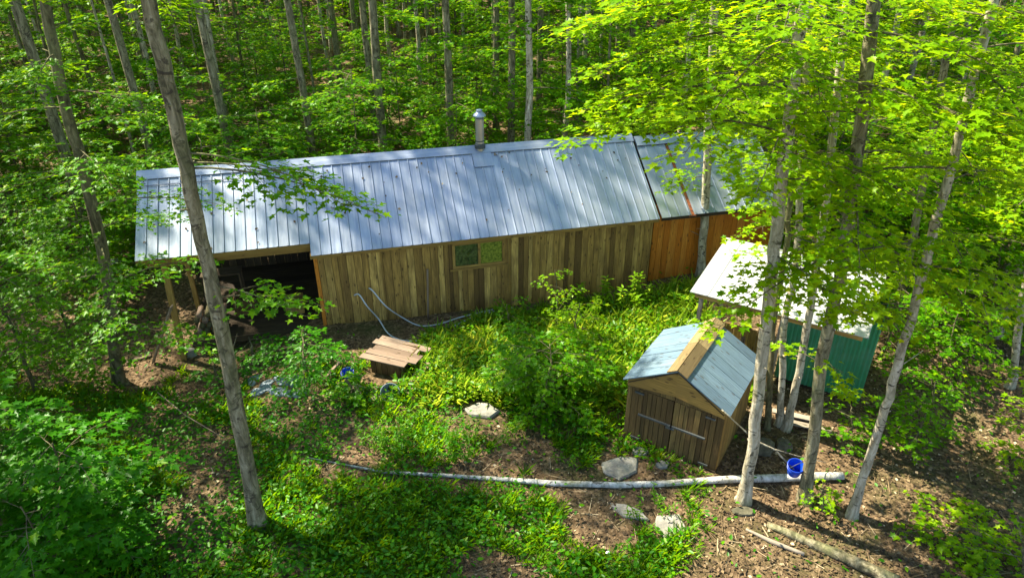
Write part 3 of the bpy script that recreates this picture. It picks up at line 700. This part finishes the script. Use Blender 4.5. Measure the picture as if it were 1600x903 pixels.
# right hand cluster
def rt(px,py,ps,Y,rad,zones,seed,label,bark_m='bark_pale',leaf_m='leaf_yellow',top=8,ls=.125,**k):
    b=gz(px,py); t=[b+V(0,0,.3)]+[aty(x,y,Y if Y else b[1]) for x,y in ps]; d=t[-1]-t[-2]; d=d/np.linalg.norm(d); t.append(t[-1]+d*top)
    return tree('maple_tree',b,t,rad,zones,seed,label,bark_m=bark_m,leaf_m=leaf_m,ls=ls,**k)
rt(1162,782,[(1180,660),(1205,440),(1215,340),(1232,200)],9.6,(.105,.07),[(4.4,6.8,5,1.2,2.2,.2,1.4,.10),(6.9,9.8,13,1.8,3.1,0,6.3,.10),(7.9,9.6,6,2.4,3.4,2.7,.6,.05),(7.5,9.2,4,1.0,1.8,4.6,.9,.0),(12,16,5,2,3,0,6.3,.4)],21,'pale spotted slender trunk standing at the right corner of the small shed')
rt(1255,780,[(1285,560),(1315,420),(1328,330),(1345,180)],9.7,(.105,.075),[(2.7,3.6,3,.7,1.1,0,6.3,.08),(4.8,9.6,12,1.8,3.0,0,6.3,.08),(7.0,9.2,3,1.0,1.9,4.6,.9,.0),(12,17,6,2.5,3.5,0,6.3,.4)],22,'thick mossy trunk that carries the blue bucket',bark_m='bark_grey')
rt(1330,805,[(1370,680),(1395,600),(1440,430),(1480,280)],9.3,(.078,.045),[(5.2,9.5,11,1.6,2.8,0,6.3,.05),(6.0,9.4,5,.9,1.8,4.6,.9,.0),(3.9,5.2,4,1.2,2.0,2.3,.8,.0),(12,16,5,2,3,0,6.3,.4)],23,'slender pale trunk leaning right, standing alone before the leaf-strewn slope')
rt(1215,664,[(1225,520),(1243,420),(1250,300)],11.7,(.07,.05),[(3.9,5.0,5,.9,1.6,0,6.3,.08,.7),(6,9,6,1.6,2.6,0,6.3,.08)],24,'thin greenish trunk just behind the pale spotted one')
rt(1228,670,[(1252,560),(1275,430),(1290,300)],11.75,(.08,.055),[(3.8,9,9,1.5,2.6,0,6.3,.08)],25,'thin trunk between the pale spotted trunk and the thick mossy one')
rt(1196,668,[(1208,520),(1228,380),(1240,250)],12.2,(.06,.045),[(5.5,9,6,1.5,2.4,0,6.3,.08)],26,'dark thin trunk crowded behind the pale spotted trunk, nearest the shed',bark_m='bark_dark')
rt(1094,432,[(1103,300),(1107,200),(1112,100)],None,(.12,.09),[(3.2,3.8,2,1.2,1.6,3.4,.4,.0),(3.8,7,10,1.8,2.9,-.2,.7,.05),(6.6,10,10,1.2,2.2,0,6.3,.08),(12,17,5,2.5,3.5,0,6.3,.4)],27,'straight pale trunk standing before the orange board annex')
b=V(8.9,7.6,zt(8.9,7.6))
t=[b+V(0,0,.4),b+V(.25,.0,3),b+V(.35,.1,6),b+V(.4,.1,12)]
tree('maple_tree',b,t,(.13,.08),[(3.4,4.2,4,1.3,2.0,2.4,1.0,.0),(6.5,9,7,1.5,2.5,2.5,1.2,.0)],28,'pale trunk cut off by the lower right corner',bark_m='bark_pale',leaf_m='leaf_yellow')
rt(1576,604,[(1590,520),(1605,430)],None,(.08,.06),[(3,9,14,1.6,2.8,0,6.3,.08)],29,'slim trunk at the right edge above the sunlit leaf litter')
rt(1395,505,[(1425,380),(1440,300)],None,(.10,.07),[(3,9,14,1.8,3,0,6.3,.08)],30,'grey trunk behind the green shed, right of it',bark_m='bark_grey')
rt(1478,282,[(1500,150),(1512,30)],None,(.16,.12),[(1.5,9,16,2,3.4,0,6.3,.08),(11,17,8,2.5,4,0,6.3,.3)],31,'tall pale leaning trunk in the upper right of the wood')
# saplings and bushes
def sap(px,py,h,cnt,L0,L1,seed,label,group=None,leaf_m='leaf_maple',ls=.11,ld=1.,z0=.12,hang=0.,name='sapling',rise=.12,r=.03,tpl=MAPLE):
    b=gz(px,py) if py is not None else px
    rg=random.Random(seed); t=[b+V(rg.uniform(-.1,.1),rg.uniform(-.1,.1),h*.5),b+V(rg.uniform(-.2,.2),rg.uniform(-.2,.2),h)]
    return tree(name,b,t,(r,.01),[(h*z0,h,cnt,L0,L1,0,6.3,rise,ld)],seed,label,'sapling' if name=='sapling' else 'bush',group,bark_m='bark_dark',leaf_m=leaf_m,ls=ls,tpl=tpl,hang=hang,seg=9)
s1=sap(865,640,1.7,30,.8,1.4,41,'broad leafy maple bush in the middle of the yard left of the small shed',ls=.125,ld=1.2,name='bush',rise=.25)
sap(930,610,1.0,14,.5,.9,71,'small maple bush between the broad bush and the small shed',ls=.12,name='bush',rise=.25)
sap(800,610,1.2,16,.6,1.0,72,'maple bush on the left flank of the broad yard bush',ls=.12,name='bush',rise=.25)
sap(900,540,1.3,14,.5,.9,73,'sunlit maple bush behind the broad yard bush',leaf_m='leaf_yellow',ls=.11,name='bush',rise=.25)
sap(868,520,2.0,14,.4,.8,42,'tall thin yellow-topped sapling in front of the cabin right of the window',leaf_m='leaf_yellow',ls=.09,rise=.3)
sap(800,520,.9,9,.4,.7,43,'low sapling before the cabin wall under the window',leaf_m='leaf_maple',ls=.09,rise=.3)
sap(140,835,2.3,24,1.0,1.8,44,'large dark green maple sapling filling the lower left corner',leaf_m='leaf_deep',ls=.16,ld=1.0,r=.05)
sap(30,800,2.8,24,1.0,1.8,45,'dark green sapling cut by the left edge',leaf_m='leaf_deep',ls=.15,r=.05)
sap(60,620,3.4,28,1.1,2.0,46,'maple sapling at the left edge beyond the dark lower one',ls=.12,r=.05)
sap(95,905,1.8,18,.9,1.4,47,'low sapling spreading along the bottom edge at the left',leaf_m='leaf_deep',ls=.15)
sap(480,585,1.15,16,.9,1.7,48,'flat spreading sapling before the open bay, left of the low wooden box',leaf_m='leaf_deep',ls=.11,rise=.05)
sap(405,570,.8,9,.7,1.1,49,'spreading sapling just right of the leaning trunk, under the open bay',leaf_m='leaf_deep',ls=.11,rise=.05)
sap(345,605,.8,8,.5,.8,50,'small sapling between the bay post and the leaning trunk',leaf_m='leaf_deep',ls=.11,rise=.05)
sap(110,520,2.6,20,.8,1.3,51,'leafy sapling beside the dark mossy trunk left of the cabin',ls=.115,r=.04)
sap(1375,560,2.4,18,.9,1.5,74,'sapling pressed against the right end of the white roof',ls=.11)
sap(1420,690,1.6,16,.8,1.4,52,'leafy sapling right of the green shed wall',ls=.11,rise=.15)
sap(1460,600,2.6,22,.9,1.6,53,'tall sapling right of the green shed, lit along its top',leaf_m='leaf_maple',ls=.11)
sap(1310,700,1.1,12,.5,.9,54,'small bright sapling right of the hanging blue bucket',leaf_m='leaf_maple',ls=.10)
sap(1290,800,.5,8,.3,.5,55,'tiny seedlings between the two leaning right trunks',leaf_m='leaf_yellow',ls=.08,rise=.3)
sap(545,620,.5,9,.4,.7,56,'low broad-leaved plant in front of the little blue pot',leaf_m='leaf_maple',ls=.14,rise=.2)
for i,(px,py,h) in enumerate(((1605,730,1.2),(1585,905,.6),(1500,840,.3))):
    sap(px,py,h,12,.7,1.3,57+i,('bright sapling at the right edge above the corner trunk','low sapling at the foot of the corner trunk','tiny sapling on the leaf litter left of the corner trunk')[i],leaf_m='leaf_yellow',ls=.11)
# understory saplings round the clearing: variants then copies
UL='leafy maple sapling of the undergrowth around the cabin clearing'
UG='maple saplings of the undergrowth round the clearing'
uv_=[]
for i in range(4):
    uv_.append(sap(V(0,0,0),None,[2.4,3.2,4.2,5.2][i],[24,26,28,30][i],1.0,[1.6,1.9,2.2,2.4][i],100+i,UL,UG,ls=.16,ld=.7,r=.045,leaf_m='leaf_maple'))
rg=random.Random(77); used=set(); pl=[]
def place_sap(x,y):
    i=rg.randrange(4); sc=rg.uniform(.8,1.2); loc=(x,y,zt(x,y)); rot=rg.random()*6.28
    if i not in used: used.add(i); o=uv_[i]; o.location=loc; o.rotation_euler=(0,0,rot); o.scale=(sc,)*3
    else: o=copy_tree(uv_[i],loc,rot,sc)
    q=['knee-low','short','tall','tallest'][i]; lx=(x+5.17)*.9689+(y-15.78)*.2474
    q=['low young','short','tall','tallest'][i]+' leafy maple sapling growing '+('left of the cabin' if lx<-4.2 else ('behind the cabin roof' if lx<10+.25*(y-20) else 'beyond the annex and the white roof'))
    o['label']=q; o['group']=q.replace('sapling','saplings')
# behind the cabin
cand=[]
for k in range(4000):
    y=rg.uniform(15,48); x=rg.uniform(-.8*y-3,.8*y+3)
    lx=(x+5.17)*math.cos(.25)+(y-15.78)*math.sin(.25); ly=-(x+5.17)*math.sin(.25)+(y-15.78)*math.cos(.25)
    if -5.5<lx<15 and ly<6.3: continue
    if lx<=-5.5 and y<18: continue
    if lx>=15 and y<14: continue
    if lx<15 and lx>-5.5 and ly<0: continue
    if 2<x<10 and y<19: continue
    if any((x-a)**2+(y-b_)**2<(1.35+.03*y)**2 for a,b_ in cand): continue
    cand.append((x,y))
for (x,y) in cand[:150]: place_sap(x,y)
for i in range(4):
    if i not in used: place_sap(*cand[-1-i])

# the wood: variants of tall thin trees
FL='thin tall trunk among the close-standing trees of the wood around the clearing'; FG='tall thin trees of the wood'
fv=[]
specs=[(.055,14,'bark_grey'),(.08,16,'bark_dark'),(.10,18,'bark_grey'),(.13,19,'bark_pale'),(.07,15,'bark_pale'),(.17,20,'bark_grey'),(.10,17,'bark_pale'),(.14,18,'bark_grey'),(.17,21,'bark_grey')]
for i,(r,h,bm) in enumerate(specs):
    rg2=random.Random(200+i); b=V(0,0,0)
    t=[V(rg2.uniform(-.15,.15),rg2.uniform(-.15,.15),h*.3),V(rg2.uniform(-.4,.4),rg2.uniform(-.4,.4),h*.65),V(rg2.uniform(-.6,.6),rg2.uniform(-.6,.6),h)]
    fv.append(tree('forest_tree',b,t,(r,r*.45),[(2.0,h*.55,(7 if i in (0,1,4) else 3 if i>5 else 11),1.4,2.8,0,6.3,.08,.8),(h*.62,h,(20 if i==8 else 7),(1.0 if i==8 else 2.0),(1.9 if i==8 else 3.3),0,6.3,.35,(1.0 if i==8 else .45))],210+i,FL,'tree',FG,bark_m=bm,leaf_m='leaf_maple',ls=.21,leafd=.62,tpl=MAPLE,seg=8,wob=.05))
rg=random.Random(31); usedf=set(); trees=[]
LOOK=['slender grey','slim dark','grey','pale straight','thin pale','thick grey','bare pale pole-like','bare grey pole-like','tall full-crowned grey']
def zone(x,y):
    lx=(x+5.17)*.9689+(y-15.78)*.2474
    return 'left of the cabin' if lx<-4.2 else ('behind the cabin roof' if lx<10+.25*(y-20) else 'beyond the annex and the white roof')
def place_f(x,y,i=None,label=None):
    i=(rg.randrange(6) if y<38 or rg.random()<.3 else rg.choice((6,7))) if i is None else i; sc=rg.uniform(.85,1.15); loc=(x,y,zt(x,y)); rot=rg.random()*6.28
    if i not in usedf and label is None: usedf.add(i); o=fv[i]; o.location=loc; o.rotation_euler=(0,0,rot); o.scale=(sc,)*3
    else:
        o=copy_tree(fv[i],loc,rot,sc,label)
        if label: del o['group']
    if label is None:
        q=LOOK[i]+' trunk standing in the wood '+zone(x,y); o['label']=q; o['group']=q.replace('trunk','trunks')
    trees.append((x,y)); return o
for (px,py,i,lab) in ((603,208,5,'thick pale trunk directly behind the cabin roof left of the stove pipe'),(775,216,5,'thick trunk behind the roof just right of the stove pipe'),(905,205,3,'straight pale trunk behind the right half of the cabin roof'),(265,170,5,'thick dark trunk half hidden behind the leaning foreground trunk'),(658,190,3,'pale trunk behind the roof between the two thick ones'),(1065,205,3,'trunk rising behind the gap between cabin roof and annex roof'),(1230,262,3,'pale trunk lit behind the right-hand foliage, beyond the white roof')):
    p=gz(px,py); place_f(p[0],p[1],i,lab)
for (x,y,i) in ((-20.5,21.4,8),(-18.0,22.6,8),(-15.4,22.9,8),(-13.2,24.3,8),(-10.4,24.4,8),(-7.6,25.4,8),(-5.0,25.8,8)): place_f(x,y,i)
def open_sky(x,y):
    return (-9<x<10 and y<21) or (x>2 and y<14)
k=0
while len(trees)<290 and k<20000:
    k+=1; y=rg.uniform(5,70); x=rg.uniform(-.82*y-12,.82*y+5)
    if x>-9 and y<22.5: 
        if not (x>13 and y>15): continue
    if -11<x<-9 and y<22: continue
    if x<-9 and y<20 and x>-.75*y-2 and x>-14: continue
    # a thinner strip up-sun of the cabin lets light onto the roof
    hx,hy=x+10.4,y-5.5          # where the crown's shade falls
    if -3.5<hx<9 and 9<hy<18.5 and rg.random()<.96: continue
    if -3.5<hx+2.9<8 and 11<hy-1.5<18 and rg.random()<.8: continue
    if -10<hx<7 and 15<hy<21 and rg.random()<.55: continue
    if any((x-a)**2+(y-b_)**2<6 for a,b_ in trees[7:14]): continue
    dmin=1.5+.006*y
    if any((x-a)**2+(y-b_)**2<dmin**2 for a,b_ in trees): continue
    place_f(x,y)
print('forest trees',len(trees))

# ---------------------------------------------------------------- ground plants, litter
def vn(x,y,s,o=0): return noise.noise(Vector((x*s+o,y*s-o,o*.37)))
SPOTS=[tuple(gz(px,py)[:2])+(q,) for px,py,q in ((430,607,.75),(968,730,.5),(1046,822,.33),(754,643,.42),(683,627,.2),(600,590,.6),(640,530,.6),(640,512,.9),(700,508,.7),(755,492,.5),(590,512,.6),(800,484,.3))]
def scatter(n,fn,seed,y0=5.5,y1=34,clear=True):
    rng=np.random.default_rng(seed); out=[]
    while len(out)<n:
        y=y0+(y1-y0)*rng.random()**1.7; x=rng.uniform(-.80*y-2.2,.80*y+2.2)
        lx=(x+5.17)*.9689+(y-15.78)*.2474; ly=-(x+5.17)*.2474+(y-15.78)*.9689
        if -3.3<lx<14 and .45<ly<4.8: continue
        sx=(x-2.42)*.842-(y-11.44)*.5396; sy=(x-2.42)*.5396+(y-11.44)*.842
        if -.02<sx<2.05 and -.02<sy<2.12: continue
        if clear and any((x-a)**2+((y-b_)*1.3)**2<c_*c_ for a,b_,c_ in SPOTS): continue
        if rng.random()<fn(x,y): out.append((x,y,zt(x,y)))
    return np.array(out),rng
def bump(v,a,b): return sm(a,b,v)
def bright(x,y): return sm(-3.1,-1.8,x+.25*vn(x,y,1.2))*(1-sm(4.6,6,x))*sm(12.1,13.0,y+.4*vn(x,y,.9,4))*(1-sm(16.6+.2*x,17.1+.2*x,y))
def dark_green(x,y):
    g=(1-sm(-2.0,.6,x+1.2*vn(x,y,.45,2)))*(1-sm(12.3,13.6,y+.5*vn(x,y,.7)))
    g*=1-.9*sm(.12,.4,vn(x,y,.6,7))*sm(-7.2,-6,x)
    return g
def midgreen(x,y): return sm(-.08,.22,vn(x,y,.6,11)+.05)*(1-sm(2.8,4.2,x))*(1-sm(13.5,15,y))
def farg(x,y): return (.5*sm(-.1,.3,vn(x,y,.35,5)))*(sm(17,20,y)+ (1-sm(-10,-8,x))+ .35*sm(7,10,x)*sm(10,13,y)*1.)
P,rng=scatter(38000,lambda x,y:min(1,dark_green(x,y)*.95+midgreen(x,y)*.6+.15*bright(x,y)+farg(x,y)*.5+.02),1)
n=len(P); P[:,2]+=rng.random(n)**1.3*.22+.02; a=rng.uniform(0,6.28,n)
A=np.column_stack([np.cos(a),np.sin(a),rng.normal(.05,.3,n)]); N=np.column_stack([rng.normal(0,.35,n),rng.normal(0,.35,n),np.ones(n)])
tag(leaves('ground_cover','leaf_deep',P,A,N,rng.uniform(.05,.13,n),np.clip(rng.normal(.5,.25,n),0,1),OVAL,.15,.1),'low green leafy ground cover spread over the shaded yard','ground cover',None,'stuff')
# strappy grass and weeds in tufts
def tufts(name,mat,ntuft,fn,seed,per,h0,h1,label,w=1.,lean=.45):
    C_,rng=scatter(ntuft,fn,seed,5.5,22)
    P=np.repeat(C_,per,0); n=len(P); P[:,:2]+=rng.normal(0,.05,(n,2)); a=rng.uniform(0,6.28,n); l=rng.uniform(.1,lean*2,n)
    A=np.column_stack([np.cos(a)*l,np.sin(a)*l,np.ones(n)]); N=np.column_stack([-np.cos(a),-np.sin(a),l])
    sz=np.repeat(rng.uniform(h0,h1,len(C_)),per)*rng.uniform(.6,1.1,n)
    T=(BLADE[0]*np.array([w,1]),BLADE[1]); return tag(leaves(name,mat,P,A,N,sz,np.clip(np.repeat(rng.normal(.4,.27,len(C_)),per)+rng.normal(0,.17,n),0,1),T,0,.35),label,'grass',None,'stuff')
tufts('tall_grass','grass_leaf',1900,lambda x,y:bright(x,y)*(.35+.65*sm(-.3,.25,vn(x,y,1.1,3))),2,14,.18,.6,'tall sunlit strap-leaved weeds in front of the cabin wall',1.3,.6)
tufts('grass','leaf_maple',3200,lambda x,y:min(1,.9*midgreen(x,y)+.35*dark_green(x,y)*sm(-5,-3,x)),3,16,.12,.34,'short green grass tufts in the yard',1.,.5)
def litter(x,y): return min(1,.25+.75*sm(3.2,4.8,x)+.6*sm(-.25,.2,-midgreen(x,y)+.1))*(1-.8*bright(x,y))*(1-.75*dark_green(x,y))
P,rng=scatter(62000,litter,4,5.5,32)
n=len(P); P[:,2]+=rng.random(n)*.03+.005; a=rng.uniform(0,6.28,n)
A=np.column_stack([np.cos(a),np.sin(a),rng.normal(.0,.25,n)]); N=np.column_stack([rng.normal(0,.4,n),rng.normal(0,.4,n),np.ones(n)])
tag(leaves('leaf_litter','litter_leaf',P,A,N,rng.uniform(.03,.10,n),np.clip(rng.normal(.42,.27,n),0,1),DIAM,.25,.2),'brown dead leaves covering the ground','leaf litter',None,'stuff')
P,rng=scatter(5000,lambda x,y:litter(x,y),14,5.5,30)
n=len(P); P[:,2]+=.02; a=rng.uniform(0,6.28,n); A=np.column_stack([np.cos(a),np.sin(a),rng.normal(0,.08,n)]); N=np.tile([0,0,1.],(n,1))
tag(leaves('twigs','litter_leaf',P,A,N,rng.uniform(.15,.5,n),rng.uniform(.3,1,n),(BLADE[0]*np.array([.45,1]),BLADE[1]),0,0),'thin dead twigs scattered in the leaf litter','twigs',None,'stuff')
# single weeds and ferns: stems with whorled leaves
def weed(px,py,h,nst,seed,label,mat='grass_leaf',tpl=OVAL,ls=.16,spread=.16,group=None,wd=.7):
    b=gz(px,py); rng=np.random.default_rng(seed); root=empty('weed_plant',tuple(b),0,label,'plant',group)
    mb=MB(seed); P=[];A=[]
    for s in range(nst):
        o=rng.normal(0,spread,2); tip=o*1.8; hh=h*rng.uniform(.6,1.05); mb.tube([(o[0],o[1],-.03),((o[0]+tip[0])/2,(o[1]+tip[1])/2,hh*.5),(tip[0],tip[1],hh)],[.008,.006,.003],4,.5,cap=False)
        c=int(hh/.028)
        for k in range(c):
            t=.12+.88*k/c; a=k*GOLD+rng.normal(0,.2); P.append((o[0]+(tip[0]-o[0])*t,o[1]+(tip[1]-o[1])*t,hh*t)); A.append((math.cos(a),math.sin(a),.55-.7*rng.random()+ (t-.5)*.8))
    mb.build('stem',['leaf_maple'],root); P=np.array(P);A=np.array(A);n=len(P)
    N=np.column_stack([-A[:,0]*.3,-A[:,1]*.3,np.ones(n)])
    leaves('foliage',mat,P,A,N,ls*rng.uniform(.6,1.1,n),np.clip(rng.normal(.45,.2,n),0,1),(tpl[0]*np.array([wd,1]),tpl[1]),.15,.3,root); return root
WG='tall leafy weeds before the right half of the cabin'
for i,(px,py,h) in enumerate(((905,478,1.0),(960,482,1.25),(985,478,1.1),(940,500,.8),(1010,490,.8),(1040,480,.6),(880,505,.7))):
    weed(px,py,h,3,300+i,'tall leafy weed with drooping narrow leaves before the right half of the cabin',mat='grass_leaf',ls=.2,group=WG)
FGp='feathery dark green weeds in the middle of the yard'
for i,(px,py,h) in enumerate(((575,690,.5),(610,700,.55),(650,668,.5),(640,700,.5),(700,695,.6),(720,715,.5),(690,580,.6),(760,600,.6),(790,610,.6),(800,690,.4),(735,690,.5),(540,815,.4),(600,800,.5),(640,815,.4),(880,720,.3),(1025,790,.4),(1000,810,.35))):
    weed(px,py,h,7,330+i,'bushy feathery green weed standing in the middle of the yard',mat='leaf_maple' if py>650 else 'grass_leaf',ls=.11,group=FGp,spread=.13,wd=.45)
weed(870,470,2.2,1,370,'single tall yellow stem in front of the cabin wall right of the window',mat='leaf_yellow',ls=.15)

# the far wood reads as one mass of poles and leaves
rng=np.random.default_rng(8); mb=MB(8); P=[];A=[]
for k in range(1000):
    y=rng.uniform(52,110); x=rng.uniform(-.85*y,.85*y); z=zt(x,y); h=rng.uniform(10,17); r0=rng.uniform(.07,.2)
    mb.tube([(x,y,z-.2),(x+rng.normal(0,.3),y,z+h)],[r0,r0*.6],5,.5,cap=False)
    for q in range(5):
        c=np.array([x,y,z+rng.uniform(1.,h)])+np.array([rng.normal(0,1.2),rng.normal(0,1.2),0]); m_=40
        P.append(c+rng.normal(0,1,(m_,3))*np.array([1.,1.,.25])); 
far=mb.build('far_wood',['bark_grey','leaf_maple'],None,True); tag(far,'distant poles of the far wood at the top of the view','wood',None,'stuff')
P=np.vstack(P); n=len(P); a=rng.uniform(0,6.28,n); A=np.column_stack([np.cos(a),np.sin(a),rng.normal(-.1,.3,n)]); N=np.column_stack([rng.normal(0,.35,n),rng.normal(0,.35,n),np.ones(n)])
tag(leaves('far_foliage','leaf_maple',P,A,N,rng.uniform(.25,.5,n),np.clip(rng.normal(.45,.25,n),0,1),DIAM,.2,.1),'leaf layers of the far wood at the top of the view','foliage',None,'stuff')

P,rng=scatter(11000,lambda x,y:bright(x,y),21,11,19)
n=len(P); P[:,2]+=rng.random(n)**1.2*.38+.02; a=rng.uniform(0,6.28,n)
A=np.column_stack([np.cos(a),np.sin(a),rng.normal(.1,.4,n)]); N=np.column_stack([rng.normal(0,.4,n),rng.normal(0,.4,n),np.ones(n)])
tag(leaves('broadleaf_weeds','leaf_maple',P,A,N,rng.uniform(.06,.16,n),np.clip(rng.normal(.4,.28,n),0,1),OVAL,.15,.15),'bright broad-leaved weeds mixed through the sunlit yard','weeds',None,'stuff')

# dead leaves lying on the roofs
rng=np.random.default_rng(44); P=[]
ca,sa=math.cos(.25),math.sin(.25)
for k in range(75):
    u_=rng.uniform(-L2+.1,L-.1); n_=.35+abs(rng.normal(0,.9)); n_=min(n_,WR-.3) if rng.random()<.6 else WR-rng.uniform(.26,.9)
    P.append((-5.17+u_*ca-n_*sa,15.78+u_*sa+n_*ca,rz(n_)+.035))
P=np.array(P); n=len(P); a=rng.uniform(0,6.28,n)
nr=np.array([SL*sa,-SL*ca,1.]); A=np.column_stack([np.cos(a),np.sin(a),np.zeros(n)]); A[:,2]=-(A[:,0]*nr[0]+A[:,1]*nr[1]); N=np.tile(nr,(n,1))+rng.normal(0,.15,(n,3))
tag(leaves('roof_litter','litter_leaf',P,A,N,rng.uniform(.04,.11,n),np.clip(rng.normal(.4,.3,n),0,1),DIAM,.2,.1),'scattered dead leaves lying on the long metal roof','leaf litter',None,'stuff')
